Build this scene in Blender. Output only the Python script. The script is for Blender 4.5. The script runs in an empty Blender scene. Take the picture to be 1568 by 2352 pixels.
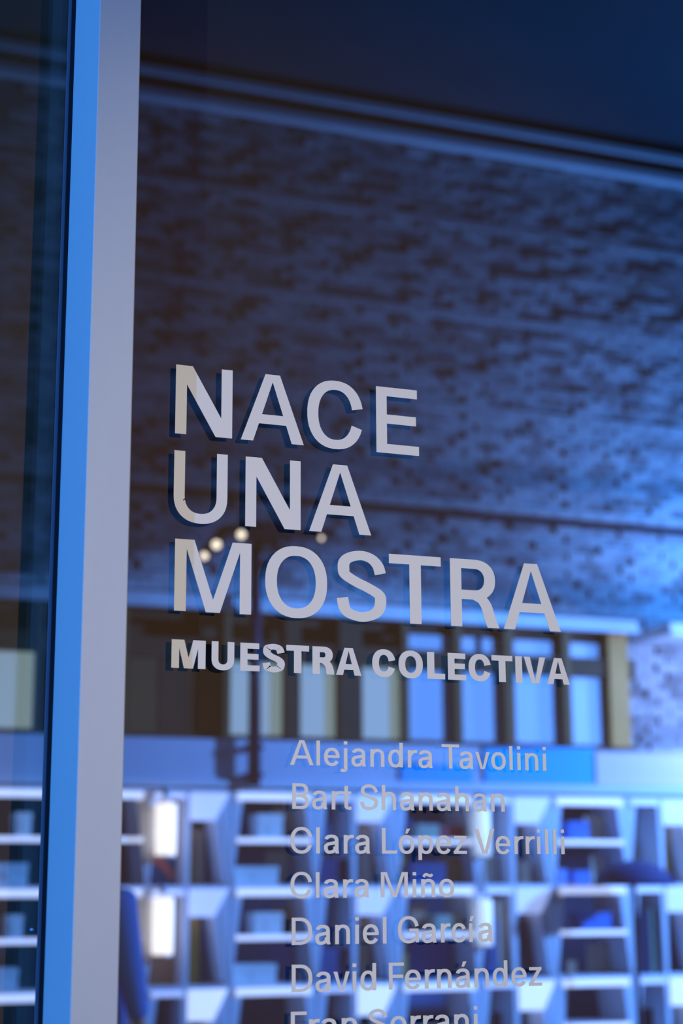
import bpy, bmesh, math, random, os
from mathutils import Vector, Matrix

random.seed(7)
scene = bpy.context.scene
C = scene.collection

# ------------------------------------------------------------------ camera
W, H, F = 1568, 2352, 3865.0
PITCH, YAW, ROLL = math.radians(12.675), math.radians(21.064), math.radians(-0.279)
CAM = Vector((0.0, -2.6, 1.45))
_fwd = Vector((math.sin(YAW) * math.cos(PITCH), math.cos(YAW) * math.cos(PITCH), math.sin(PITCH)))
_right0 = Vector((math.cos(YAW), -math.sin(YAW), 0))
_up0 = _right0.cross(_fwd)
_right = _right0 * math.cos(ROLL) + _up0 * math.sin(ROLL)
_up = -_right0 * math.sin(ROLL) + _up0 * math.cos(ROLL)

cam_data = bpy.data.cameras.new('camera')
cam = bpy.data.objects.new('camera', cam_data)
C.objects.link(cam)
m = Matrix.Identity(4)
for i in range(3):
    m[i][0], m[i][1], m[i][2], m[i][3] = _right[i], _up[i], -_fwd[i], CAM[i]
cam.matrix_world = m
cam_data.sensor_fit = 'VERTICAL'
cam_data.sensor_height = 36
cam_data.sensor_width = 24
cam_data.lens = F / H * 36
cam_data.clip_start = 0.05
cam_data.dof.use_dof = True
cam_data.dof.aperture_fstop = 2.5
cam_data.dof.aperture_blades = 0
scene.camera = cam


def at(x, y, Y):
    """photo pixel -> point on the vertical plane Y = const"""
    d = _right * (x - W / 2) / F + _up * (H / 2 - y) / F + _fwd
    return CAM + d * ((Y - CAM.y) / d.y)


cam_data.dof.focus_distance = (at(800, 1300, 0) - CAM).dot(_fwd)

# ------------------------------------------------------------------ world, exposure, lights
world = bpy.data.worlds.new('night')
scene.world = world
world.use_nodes = True
bg = world.node_tree.nodes['Background']
bg.inputs[0].default_value = (0.02, 0.16, 0.62, 1)
bg.inputs[1].default_value = 0.05
scene.view_settings.view_transform = 'Standard'
scene.view_settings.look = 'None'
scene.view_settings.exposure = 0.0
scene.view_settings.gamma = 1.0
scene.view_settings.use_curve_mapping = False
scene.cycles.use_denoising = True
scene.cycles.transparent_max_bounces = 24
scene.cycles.sample_clamp_indirect = 4.0


def lamp(name, kind, loc, target, energy, color, **kw):
    ld = bpy.data.lights.new(name, kind)
    ld.energy = energy
    ld.color = color
    for k, v in kw.items():
        setattr(ld, k, v)
    o = bpy.data.objects.new(name, ld)
    C.objects.link(o)
    o.location = loc
    o.rotation_euler = (Vector(target) - Vector(loc)).to_track_quat('-Z', 'Y').to_euler()
    return o


# gallery spot behind the photographer, to the right: lights letters, mullion and the veil coat on the inner pane
lamp('gallery_spot_offscreen', 'SPOT', (2.45, -8.0, 2.75), (0.95, 0, 1.78), 1450, (1.0, 0.94, 0.88),
     spot_size=math.radians(20), spot_blend=1.0, shadow_soft_size=0.03)
# blue lights to the left of the view: one throws the mullion's shadow on the first letters, one rakes the mullion's side
lamp('blue_spot_left_offscreen', 'SPOT', (-2.6, -4.2, 2.4), (0.95, 0, 2.1), 380, (0.16, 0.38, 1.0),
     spot_size=math.radians(36), spot_blend=0.5, shadow_soft_size=0.03)
lamp('blue_flood_left_offscreen', 'SPOT', (-4.2, -1.1, 2.3), (0.55, -0.1, 2.0), 1250, (0.04, 0.30, 1.0),
     spot_size=math.radians(50), spot_blend=0.5, shadow_soft_size=0.08)
# blue floods of the hall beyond its right edge: brick wall, brick pier, shelving
lamp('brick_flood_right_offscreen', 'POINT', (6.5, 5.9, 3.55), (6.25, 6.9, 4.0), 140, (0.03, 0.27, 1.0), shadow_soft_size=0.10)
lamp('pier_flood_right_offscreen', 'POINT', (6.3, 5.9, 2.72), (5.5, 6.9, 2.7), 120, (0.20, 0.38, 1.0), shadow_soft_size=0.10)
lamp('hall_flood_right_offscreen', 'SPOT', (8.2, 2.4, 3.3), (3.8, 6.35, 1.15), 2900, (0.10, 0.32, 1.0),
     spot_size=math.radians(46), spot_blend=0.45, shadow_soft_size=0.12)


# ------------------------------------------------------------------ materials
def mat(name, col, rough=0.6, emit=0.0, ecol=None, metal=0.0, noise=0.0, nscale=20.0, spec=0.3):
    mt = bpy.data.materials.new(name)
    mt.use_nodes = True
    nt = mt.node_tree
    b = nt.nodes['Principled BSDF']
    b.inputs['Base Color'].default_value = (*col, 1)
    b.inputs['Roughness'].default_value = rough
    b.inputs['Metallic'].default_value = metal
    b.inputs['Specular IOR Level'].default_value = spec
    if emit:
        b.inputs['Emission Color'].default_value = (*(ecol or col), 1)
        b.inputs['Emission Strength'].default_value = emit
    if noise:
        tc = nt.nodes.new('ShaderNodeTexCoord')
        nz = nt.nodes.new('ShaderNodeTexNoise')
        nz.inputs['Scale'].default_value = nscale
        nz.inputs['Detail'].default_value = 5
        mr = nt.nodes.new('ShaderNodeMapRange')
        mr.inputs[3].default_value = 1 - noise
        mr.inputs[4].default_value = 1 + noise
        mx = nt.nodes.new('ShaderNodeMix')
        mx.data_type = 'RGBA'
        mx.blend_type = 'MULTIPLY'
        mx.inputs[0].default_value = 1
        mx.inputs[6].default_value = (*col, 1)
        nt.links.new(tc.outputs['Object'], nz.inputs['Vector'])
        nt.links.new(nz.outputs[0], mr.inputs[0])
        nt.links.new(mr.outputs[0], mx.inputs[7])
        nt.links.new(mx.outputs[2], b.inputs['Base Color'])
    return mt


M = {
    'alu': mat('painted_aluminium', (0.46, 0.46, 0.47), 0.55, noise=0.03, nscale=60),
    'gasket': mat('black_rubber', (0.005, 0.006, 0.012), 0.5),
    'bead': mat('blue_bead', (0.12, 0.14, 0.2), 0.4),
    'vinyl': mat('white_vinyl', (0.78, 0.76, 0.76), 0.7, noise=0.02, nscale=300, spec=0.1),
    'speck': mat('dark_speck', (0.02, 0.015, 0.01), 0.9),
    'chip': mat('glass_chip', (0.5, 0.7, 0.95), 0.3),
    'ceiling': mat('dark_ceiling', (0.05, 0.08, 0.10), 0.9, noise=0.15, nscale=2),
    'floor': mat('dark_floor', (0.06, 0.07, 0.09), 0.5, noise=0.2, nscale=3),
    'mortar': mat('mortar', (0.2, 0.2, 0.21), 0.95, noise=0.2, nscale=30),
    'brick1': mat('brick_light', (0.56, 0.54, 0.54), 0.85, noise=0.2, nscale=18),
    'brick2': mat('brick_mid', (0.42, 0.41, 0.42), 0.85, noise=0.25, nscale=18),
    'brick3': mat('brick_dark', (0.29, 0.27, 0.27), 0.9, noise=0.25, nscale=18),
    'trim': mat('pale_trim', (0.85, 0.85, 0.86), 0.7, noise=0.1, nscale=6),
    'shadowgap': mat('shadow_gap', (0.01, 0.012, 0.02), 0.9),
    'cable': mat('dark_steel', (0.012, 0.018, 0.035), 0.5),
    'concrete': mat('pale_concrete', (0.82, 0.80, 0.80), 0.85, noise=0.08, nscale=9),
    'timber': mat('brown_timber', (0.17, 0.085, 0.025), 0.7, noise=0.25, nscale=7),
    'timber_dark': mat('dark_timber', (0.075, 0.04, 0.016), 0.75, noise=0.25, nscale=7),
    'amber': mat('amber_timber', (0.70, 0.26, 0.04), 0.6, noise=0.15, nscale=9),
    'fascia': mat('fascia_paint', (0.62, 0.60, 0.66), 0.7, noise=0.04, nscale=4),
    'frame': mat('shelf_paint', (0.74, 0.74, 0.78), 0.5),
    'strip': mat('led_diffuser', (0.8, 0.8, 0.8), 0.5, 1.0, (0.60, 0.69, 1.0)),
    'wedge': mat('lit_acrylic', (0.8, 0.8, 0.85), 0.5, 0.75, (0.46, 0.56, 1.0)),
    'tube': mat('tube_glow', (0.9, 0.9, 0.9), 0.5, 1.3, (1.0, 0.92, 0.82)),
    'tube_cold': mat('tube_glow_cold', (0.9, 0.9, 0.9), 0.5, 0.95, (0.66, 0.84, 1.0)),
    'mast': mat('navy_steel', (0.003, 0.012, 0.04), 0.5),
    'black': mat('black_paint', (0.006, 0.008, 0.014), 0.5),
    'lens': mat('lamp_lens', (0.9, 0.85, 0.8), 0.4, 2.0, (1.0, 0.82, 0.60)),
    'lens_dim': mat('lamp_lens_dim', (0.4, 0.36, 0.3), 0.4),
    'white_box': mat('white_card', (0.82, 0.83, 0.78), 0.8),
    'blue_cloth': mat('blue_cloth', (0.012, 0.25, 0.62), 0.9, noise=0.08, nscale=14),
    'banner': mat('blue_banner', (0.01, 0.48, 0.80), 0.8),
    'pink': mat('pale_pink_board', (0.95, 0.66, 0.66), 0.8),
    'navy': mat('navy_board', (0.05, 0.22, 0.45), 0.7, noise=0.15, nscale=9),
    'skin': mat('skin', (0.55, 0.33, 0.25), 0.6),
    'hair': mat('dark_hair', (0.02, 0.014, 0.01), 0.6),
    'trousers': mat('dark_trousers', (0.02, 0.025, 0.04), 0.9),
}


def clear_glass():
    mt = bpy.data.materials.new('clear_glass')
    mt.use_nodes = True
    nt = mt.node_tree
    nt.nodes.clear()
    out = nt.nodes.new('ShaderNodeOutputMaterial')
    tr = nt.nodes.new('ShaderNodeBsdfTransparent')
    tr.inputs[0].default_value = (0.97, 0.985, 1.0, 1)
    gl = nt.nodes.new('ShaderNodeBsdfGlossy')
    gl.inputs['Roughness'].default_value = 0.0
    mx = nt.nodes.new('ShaderNodeMixShader')
    mx.inputs[0].default_value = 0.025
    nt.links.new(tr.outputs[0], mx.inputs[1])
    nt.links.new(gl.outputs[0], mx.inputs[2])
    nt.links.new(mx.outputs[0], out.inputs[0])
    return mt


def painted_veil_glass():  # even brown coat painting in the warm veil reflected on the glass
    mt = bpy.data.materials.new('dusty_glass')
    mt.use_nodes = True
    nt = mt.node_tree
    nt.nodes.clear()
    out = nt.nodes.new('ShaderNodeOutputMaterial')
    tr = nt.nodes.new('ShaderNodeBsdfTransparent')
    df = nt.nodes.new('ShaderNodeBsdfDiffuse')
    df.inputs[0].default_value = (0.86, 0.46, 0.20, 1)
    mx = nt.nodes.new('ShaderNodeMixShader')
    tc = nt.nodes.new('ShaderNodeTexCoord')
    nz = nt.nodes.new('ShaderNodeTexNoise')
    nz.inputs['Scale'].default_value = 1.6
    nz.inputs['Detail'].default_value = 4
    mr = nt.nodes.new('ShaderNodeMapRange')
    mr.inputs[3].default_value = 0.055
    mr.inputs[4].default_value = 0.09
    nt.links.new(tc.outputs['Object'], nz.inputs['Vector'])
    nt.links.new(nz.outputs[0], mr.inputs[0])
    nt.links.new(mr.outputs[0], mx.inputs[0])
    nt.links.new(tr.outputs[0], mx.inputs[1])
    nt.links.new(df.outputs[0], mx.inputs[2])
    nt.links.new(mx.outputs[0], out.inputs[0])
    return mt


M['glass'] = clear_glass()
M['dust'] = painted_veil_glass()

_cm = {}


def cmat(col, emit=0.0):
    key = (tuple(col), emit)
    if key not in _cm:
        _cm[key] = mat('card_%d' % len(_cm), col, 0.75, emit, noise=0.08, nscale=12)
    return _cm[key]


# ------------------------------------------------------------------ mesh helpers
def new_obj(name, data, parent=None, loc=(0, 0, 0)):
    o = bpy.data.objects.new(name, data)
    C.objects.link(o)
    o.location = loc
    if parent is not None:
        o.parent = parent
    return o


def from_bm(name, bm, material, parent=None, loc=(0, 0, 0), smooth=False):
    me = bpy.data.meshes.new(name)
    bmesh.ops.recalc_face_normals(bm, faces=bm.faces)
    bm.to_mesh(me)
    bm.free()
    for mm in (material if isinstance(material, (list, tuple)) else [material]):
        me.materials.append(mm)
    if smooth:
        for p in me.polygons:
            p.use_smooth = True
    return new_obj(name, me, parent, loc)


def bm_box(bm, x0, x1, y0, y1, z0, z1, bev=0.0):
    r = bmesh.ops.create_cube(bm, size=1)
    vs = r['verts']
    for v in vs:
        v.co = Vector((x0 + (v.co.x + .5) * (x1 - x0), y0 + (v.co.y + .5) * (y1 - y0), z0 + (v.co.z + .5) * (z1 - z0)))
    if bev:
        es = list({e for v in vs for e in v.link_edges})
        bmesh.ops.bevel(bm, geom=es, offset=bev, segments=2, affect='EDGES', profile=0.5)


def box(name, x0, x1, y0, y1, z0, z1, material, parent=None, bev=0.0):
    bm = bmesh.new()
    bm_box(bm, x0, x1, y0, y1, z0, z1, bev)
    return from_bm(name, bm, material, parent)


def prism(name, pts, y0, y1, material, parent=None):
    """outline of (x, z) points given depth from y0 to y1"""
    bm = bmesh.new()
    a = [bm.verts.new((x, y0, z)) for x, z in pts]
    b = [bm.verts.new((x, y1, z)) for x, z in pts]
    bm.faces.new(a)
    bm.faces.new(b[::-1])
    n = len(pts)
    for i in range(n):
        bm.faces.new((a[i], b[i], b[(i + 1) % n], a[(i + 1) % n]))
    return from_bm(name, bm, material, parent)


def bm_tube(bm, p, q, r0, r1=None, seg=16):
    p, q = Vector(p), Vector(q)
    r1 = r0 if r1 is None else r1
    d = q - p
    mtx = Matrix.Translation((p + q) / 2) @ d.to_track_quat('Z', 'Y').to_matrix().to_4x4()
    bmesh.ops.create_cone(bm, cap_ends=True, segments=seg, radius1=r0, radius2=r1, depth=d.length, matrix=mtx)


def tube(name, p, q, r0, material, parent=None, r1=None, seg=16):
    bm = bmesh.new()
    bm_tube(bm, p, q, r0, r1, seg)
    o = from_bm(name, bm, material, parent)
    for f in o.data.polygons:
        f.use_smooth = len(f.vertices) == 4
    return o


def lathe(name, prof, c, material, parent=None, seg=32):
    bm = bmesh.new()
    rings = []
    for r, z in prof:
        rings.append([bm.verts.new((c[0] + r * math.cos(2 * math.pi * k / seg), c[1] + r * math.sin(2 * math.pi * k / seg), c[2] + z)) for k in range(seg)])
    for a, b in zip(rings, rings[1:]):
        for k in range(seg):
            bm.faces.new((a[k], a[(k + 1) % seg], b[(k + 1) % seg], b[k]))
    bm.faces.new(rings[0][::-1])
    bm.faces.new(rings[-1])
    return from_bm(name, bm, material, parent, smooth=True)


def thing(name, label, cat, group=None, loc=(0, 0, 0)):
    o = new_obj(name, None, None, loc)
    o.empty_display_size = 0.05
    return tag(o, label, cat, group)


def tag(o, label, cat, group=None):
    o['label'] = label
    o['category'] = cat
    if group:
        o['group'] = group
    return o


def struct(o):
    o['kind'] = 'structure'
    return o


# ------------------------------------------------------------------ window: panes, mullion
P_FRONT = 0.20                       # the mullion stands this far out of the glass
xr = at(297, 1176, -P_FRONT).x
xl = at(195.5, 1176, -P_FRONT).x
GAP = 0.019

mull = new_obj('trim_1', None)
struct(mull)
mull['label'] = 'pale grey painted aluminium mullion between the two window panes'
bm = bmesh.new()
bm_box(bm, xl, xr, -P_FRONT, 0.055, -0.0, 5.2, 0.0012)
from_bm('mullion_profile', bm, M['alu'], mull)
for sx, x in ((-1, xl), (1, xr)):
    box('gasket', min(x, x + sx * 0.0065), max(x, x + sx * 0.0065), -0.010, -0.001, 0, 5.2, M['gasket'], mull)
    box('glazing_bead', min(x + sx * 0.0065, x + sx * 0.011), max(x + sx * 0.0065, x + sx * 0.011), -0.006, -0.001, 0, 5.2, M['bead'], mull)


def pane(parent, x0, x1, y0, y1, veiled):
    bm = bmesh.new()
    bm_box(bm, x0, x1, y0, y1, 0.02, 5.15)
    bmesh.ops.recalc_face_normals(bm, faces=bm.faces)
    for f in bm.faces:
        f.material_index = 1 if veiled and f.normal.y < -0.9 else 0
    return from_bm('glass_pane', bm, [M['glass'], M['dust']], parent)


for n, (x0, x1) in ((1, (xr + 0.0005, 3.4)), (2, (-1.6, xl - 0.0005))):
    w = struct(new_obj('window_%d' % n, None))
    w['label'] = ('clear double glazed window carrying the white exhibition lettering' if n == 1
                  else 'clear double glazed window without lettering beside the mullion')
    pane(w, x0, x1, 0.0, 0.004, False)
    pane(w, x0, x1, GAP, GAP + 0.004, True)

# ------------------------------------------------------------------ floor, ceiling, brick wall
YB = 6.9                                            # brick wall face
zc = at(784, 216, YB).z
struct(box('floor', -6, 11, -10, 12, -0.1, 0.0, M['floor']))
struct(box('ceiling', -6, 11, 0.4, 12, zc, zc + 0.2, M['ceiling']))

wall = struct(new_obj('wall_back', None))
wall['label'] = 'brick wall with uneven courses washed in blue light'
zb0 = at(1300, 1722, YB).z
box('mortar_bed', -2.5, 9.0, YB + 0.03, YB + 0.25, zb0 - 0.02, zc, M['mortar'], wall)

BW, BH, BJ = 0.150, 0.050, 0.008
bmats = [M['brick1'], M['brick2'], M['brick3']]
bmeshes = []
for k, mm in enumerate(bmats):
    bm = bmesh.new()
    bm_box(bm, 0, BW, 0, 0.11, 0, BH, 0.004)
    me = bpy.data.meshes.new('brick')
    bm.to_mesh(me)
    bm.free()
    me.materials.append(mm)
    bmeshes.append(me)
spots = []
row = 0
z = zb0
x_start = at(0, 1000, YB).x - 0.5
x_end = at(1568, 1000, YB).x + 0.6
while z + BH < zc - 0.02:
    x = x_start - (BW / 2 if row % 2 else 0)
    run = 0
    while x < x_end:
        long_course = row % 11 == 4
        rr = random.random()
        dy = random.choice((-0.028, -0.014, 0.0, 0.0, 0.008)) if not long_course else -0.024
        mi = 0 if (rr < 0.42 or long_course) else (1 if rr < 0.8 else 2)
        spots.append((x, YB + dy, z, mi))
        x += BW + BJ
    z += BH + BJ
    row += 1
lamp_c = Vector((at(1500, 1050, YB).x, YB, at(1500, 1050, YB).z))
spots.sort(key=lambda s: (Vector(s[:3]) - lamp_c).length)
for s in spots[:300]:
    new_obj('brick', bmeshes[s[3]], wall, s[:3])
bm = bmesh.new()
for x, y, z, mi in spots[300:]:
    n0 = len(bm.faces)
    bm_box(bm, x, x + BW, y, y + 0.11, z, z + BH)
    bm.faces.ensure_lookup_table()
    for f in bm.faces[n0:]:
        f.material_index = mi
rest = from_bm('brick_field', bm, bmats, wall)
rest['kind'] = 'stuff'

# double rail under the ceiling
rail = thing('ceiling_rail', 'pair of blue lit rails running under the dark ceiling above the brick wall', 'rail')
for y0, y1 in ((223, 240), (272, 292)):
    za, zb = at(784, y1, YB - 0.12).z, at(784, y0, YB - 0.12).z
    box('rail_profile', -2.5, 9.0, YB - 0.12, YB - 0.036, za, zb, M['trim'], rail, 0.004)
box('rail_channel', -2.5, 9.0, YB - 0.05, YB - 0.036, at(784, 272, YB - 0.12).z, at(784, 240, YB - 0.12).z, M['shadowgap'], rail)

# thin dark bar across the wall
zb = at(784, 1160, YB - 0.25).z
bar = thing('steel_bar', 'thin dark steel bar crossing the brick wall above the ledge', 'bar')
box('bar_profile', -2.5, 9.0, YB - 0.28, YB - 0.24, zb - 0.019, zb + 0.019, M['cable'], bar, 0.004)
for k in range(7):
    xx = -1.8 + k * 1.6
    tube('bracket', (xx, YB - 0.25, zb), (xx, YB - 0.036, zb), 0.009, M['cable'], bar)

# ------------------------------------------------------------------ mezzanine: ledge, timber screen, fascia
YM = 6.45
ledge_z0, ledge_z1 = at(784, 1416, YM).z, at(784, 1388, YM).z
xR = at(1455, 1440, YM).x                            # the screen ends here, the brick pier goes on
ledge = thing('concrete_ledge', 'long pale concrete ledge above the timber window screen', 'ledge')
box('slab', -2.5, xR, YM - 0.05, YB - 0.05, ledge_z0, ledge_z1, M['concrete'], ledge, 0.006)
box('drip_edge', -2.5, xR, YM - 0.065, YM - 0.05, ledge_z0 - 0.012, ledge_z0 + 0.02, M['concrete'], ledge, 0.003)
xq = at(1528, 1450, YM).x
ledge2 = thing('concrete_ledge', 'short pale concrete ledge beyond the bright brick pier', 'ledge')
box('slab', xq, 9.0, YM - 0.05, YB - 0.05, ledge_z0, ledge_z1, M['concrete'], ledge2, 0.006)
box('drip_edge', xq, 9.0, YM - 0.065, YM - 0.05, ledge_z0 - 0.012, ledge_z0 + 0.02, M['concrete'], ledge2, 0.003)

zf1 = at(784, 1699, YM).z                            # fascia top
YS, SD, TH = 6.35, 0.34, 0.03                        # shelf front plane, depth, board thickness
zf0 = at(625, 1828, YS).z + TH + 0.05               # the beam sits on the top rail of the shelving
scr = thing('timber_screen', 'brown timber window screen with frosted panes below the concrete ledge', 'window screen')
zs = lambda y: at(784, y, YM).z
z_tr0, z_tr1 = zs(1528), zs(1482)
box('head_board', -2.5, xR, YM + 0.06, YM + 0.12, zs(1440), ledge_z0 - 0.014, M['timber_dark'], scr)
box('transom', -2.5, xR, YM + 0.0, YM + 0.10, z_tr0, z_tr1, M['timber_dark'], scr, 0.004)
box('sill', -2.5, xR, YM + 0.0, YM + 0.12, zf1 - 0.02, zf1 + 0.012, M['timber_dark'], scr, 0.003)
box('back_board', -2.5, xR, YM + 0.2, YM + 0.24, zf1, ledge_z0 - 0.014, M['timber_dark'], scr)


def px_x(x, Y=YM, y=1600):
    return at(x, y, Y).x


for a, b, mm in ((508, 528, 'timber'), (652, 688, 'timber_dark'), (776, 830, 'timber_dark'), (922, 938, 'timber'), (1042, 1060, 'timber'),
                 (1157, 1180, 'timber'), (1291, 1310, 'timber'), (1397, 1442, 'amber'), (78, 92, 'timber_dark'), (160, 290, 'timber'), (-80, -60, 'timber')):
    box('post', px_x(a), px_x(b), YM - 0.02, YM + 0.12, zf1, ledge_z0 - 0.012, M[mm], scr, 0.004)
for a, b in ((296, 362), (365, 434), (437, 506)):
    box('board', px_x(a), px_x(b), YM + 0.02, YM + 0.06, zf1, z_tr0, M['timber_dark' if a == 365 else 'timber'], scr, 0.004)
lit_pane = mat('lit_frosted_glass', (0.30, 0.34, 0.34), 0.7, 0.5, (0.40, 0.54, 0.53))
frosted = mat('frosted_glass', (0.62, 0.65, 0.70), 0.6)
for a, b, lit in ((528, 652, 1), (690, 774, 1), (832, 922, 1), (938, 1042, 0), (1060, 1157, 0), (1180, 1291, 0), (1310, 1397, 0), (-60, 78, 1)):
    box('frosted_pane', px_x(a), px_x(b), YM + 0.04, YM + 0.05, zf1 + 0.01, z_tr0, lit_pane if lit else frosted, scr)
for a, b in ((938, 1100), (1115, 1285), (1306, 1394)):
    box('frosted_pane', px_x(a), px_x(b), YM + 0.04, YM + 0.05, z_tr1, zs(1446), frosted, scr)

fas = thing('fascia_beam', 'long lavender painted fascia beam above the lit shelving', 'beam')
box('beam_face', -2.5, 9.0, YM - 0.06, YM + 0.14, zf0, zf1 - 0.021, M['fascia'], fas, 0.005)
box('beam_lip', -2.5, 9.0, YM - 0.075, YM - 0.06, zf0, zf0 + 0.02, M['fascia'], fas, 0.003)


def veil_patch(x0, x1, y0, y1, label, mm):  # added panels, their colours imitate gaps and patches of the reflected veil
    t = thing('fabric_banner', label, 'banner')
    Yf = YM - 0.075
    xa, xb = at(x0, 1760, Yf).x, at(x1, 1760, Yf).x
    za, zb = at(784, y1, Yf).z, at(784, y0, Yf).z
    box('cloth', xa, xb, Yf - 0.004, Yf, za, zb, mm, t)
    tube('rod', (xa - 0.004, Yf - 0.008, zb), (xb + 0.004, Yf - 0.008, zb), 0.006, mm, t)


veil_patch(920, 1084, 1752, 1792, 'narrow saturated blue cloth banner on the fascia beam', M['banner'])
veil_patch(1112, 1362, 1706, 1790, 'wide saturated blue cloth banner on the fascia beam beside the pink board', M['banner'])
veil_patch(1368, 1700, 1706, 1790, 'pale pink cloth board on the fascia beam under the brick pier', M['pink'])

# ------------------------------------------------------------------ lit shelving
rz = [at(625, 1828, YS).z, at(625, 2046, YS).z]
pitch_z = rz[0] - rz[1]
rz += [rz[1] - pitch_z * 1.02, rz[1] - pitch_z * 2.04]
bay_px = [-110, 150, 338, 530, 726, 912, 1098, 1273, 1446, 1612]
bay_x = [at(p, 2050, YS).x for p in bay_px]
bay_x += [bay_x[-1] + 0.49 * (i + 1) for i in range(3)]
kinds = ['A', 'C', 'B', 'A', 'B', 'A', 'B', 'A', 'B', 'A', 'B', 'A']
desc = ['behind the mullion-side pane', 'hidden behind the grey mullion', 'with two warm glowing tubes', 'holding four white boxes',
        'with beige boards and a cream card', 'with a red folder on top', 'with two cold glowing tubes', 'with small blue boxes',
        'with amber panels beside the domed lamp', 'empty, next to the bay with amber panels', 'empty, second past the bay with amber panels', 'empty, at the far end of the run']
box('room_back', -2.5, 9.0, 8.6, 8.7, 0, zf1, M['navy'])
bpy.data.objects['room_back'].name = 'wall_rear'
struct(bpy.data.objects['wall_rear'])

for k, kd in enumerate(kinds):
    x0, x1 = bay_x[k], bay_x[k + 1]
    w = x1 - x0
    bay = thing('shelf_bay', 'white lit open shelf bay ' + desc[k], 'shelf')
    # boards with a bright strip under the front edge
    for r, z in enumerate(rz):
        box('shelf_board', x0 + 0.002, x1 - 0.002, YS, YS + SD, z, z + TH, M['frame'], bay, 0.003)
    box('plinth', x0 + 0.002, x1 - 0.002, YS + 0.02, YS + SD, 0.0, rz[3], M['frame'], bay)
    if True:
        box('top_rail', x0, x1, YS - 0.01, YS + SD, rz[0] + TH + 0.012, rz[0] + TH + 0.05, M['frame'], bay, 0.003)
    for r in range(3):
        zt, zb = rz[r], rz[r + 1] + TH
        # supports widen upward: narrow foot on the board below
        for side in (0, 1):
            xe = x0 if side == 0 else x1
            s = 1 if side == 0 else -1
            prism('support', [(xe + s * 0.003, zb), (xe + s * 0.009, zb), (xe + s * 0.070, zt), (xe + s * 0.003, zt)],
                  YS + 0.004, YS + SD - 0.01, M['frame'], bay)
        if kd in ('A', 'C'):
            xs0, xs1 = x0 + 0.03, x1 - 0.03
            zm = zb + (zt - zb) * 0.50
            box('middle_shelf', x0 + 0.02, x1 - 0.02, YS + 0.002, YS + SD - 0.02, zm - 0.012, zm + 0.012, M['frame'], bay, 0.003)
            box('light_strip', x0 + 0.03, x1 - 0.03, YS - 0.006, YS + 0.001, zm - 0.016, zm + 0.012, M['strip'], bay, 0.003)
            box('light_strip', xs0, xs1, YS - 0.012, YS - 0.001, zt - 0.028, zt + 0.012, M['strip'], bay, 0.004)
        else:
            xm = x0 + w * 0.47
            prism('support', [(xm - 0.012, zb), (xm + 0.012, zb), (xm + 0.02, zt), (xm - 0.02, zt)], YS + 0.004, YS + SD - 0.01, M['frame'], bay)
            box('light_strip', x0 + 0.03, xm - 0.015, YS - 0.010, YS - 0.001, zt - 0.022, zt + 0.006, M['wedge'], bay, 0.003)
            hh = 0.135 if r < 2 else 0.15
            prism('light_wedge', [(xm + 0.012, zt + 0.012), (x1 - 0.012, zt + 0.012), (x1 - 0.095, zt - hh), (xm + 0.012, zt - hh)],
                  YS - 0.004, YS + 0.16, M['strip' if r == 2 else 'wedge'], bay)
            prism('slanted_panel', [(x1 - 0.012, zt), (x1 - 0.010, zb), (x1 - 0.040, zb + 0.02), (x1 - 0.095, zt - hh)],
                  YS + 0.01, YS + 0.2, M['frame'], bay)

# ---- things on the shelves, given by their place in the photo
YI = YS + 0.06


taken = {}


def stand(px0, px1, hpx, r, mid, y0, y1, name):
    """place of a thing in its shelf compartment: clear of supports, boards, wedge and the things already there"""
    pc = (px0 + px1) / 2
    k = max(i for i in range(len(bay_px) - 1) if bay_px[i] <= pc)
    b0, b1, kd = bay_x[k], bay_x[k + 1], kinds[k]
    zt, zl = rz[r], rz[r + 1] + TH
    zm = zl + (zt - zl) * 0.50
    hh = 0.135 if r < 2 else 0.15
    zb, lim = (zm + 0.012, zt - 0.032) if mid else (zl, zm - 0.018 if kd != 'B' else zt - 0.028)
    Yp = YI + y0
    xc = at(pc, 2050, YI).x
    xm = b0 + (b1 - b0) * 0.47
    part = 'all' if kd != 'B' else ('left' if xc < xm else 'right')
    if part == 'right':
        lim = zt - hh - 0.006
    h = min(hpx, lim - zb)
    edge = 0.013 + 0.061 * (zb + h - zl) / (zt - zl)
    slant = 0.044 + 0.055 * max(0.0, (zb + h - zl) / (zt - hh - zl))
    xlo = b0 + edge if part != 'right' else xm + 0.022
    xhi = {'all': b1 - edge, 'left': xm - 0.022, 'right': b1 - max(slant, edge)}[part]
    xa, xb = at(px0, 2050, YI).x, at(px1, 2050, YI).x
    w = min(xb - xa, xhi - xlo)
    xa = min(max(xa, xlo), xhi - w)
    xb = xa + w
    occ = taken.setdefault((k, r, mid, part), [])
    steps = sorted((0.006 * i for i in range(0, 44)), key=lambda d: (abs(d - y0), -d))
    for d in steps:
        lo, hi = YI + d - 0.007, YI + d + (y1 - y0)
        if hi > YS + SD - 0.016:
            continue
        if all(xb <= q[0] + 0.001 or xa >= q[1] - 0.001 or hi <= q[2] or lo >= q[3] for q in occ):
            occ.append((xa, xb, lo, hi))
            return xa, xb, YI + d, zb, h
    for sh in sorted((0.004 * i for i in range(-60, 61)), key=abs):        # no room behind: move sideways
        lo, hi = YI + y0 - 0.007, YI + y1
        if xlo <= xa + sh and xb + sh <= xhi and all(xb + sh <= q[0] + 0.001 or xa + sh >= q[1] - 0.001 or hi <= q[2] or lo >= q[3] for q in occ):
            occ.append((xa + sh, xb + sh, lo, hi))
            return xa + sh, xb + sh, YI + y0, zb, h
    print('NO ROOM', name)
    return xa, xb, YI + y0, zb, h


def px_h(a, b):
    return abs(at(800, a, YI).z - at(800, b, YI).z)


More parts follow.
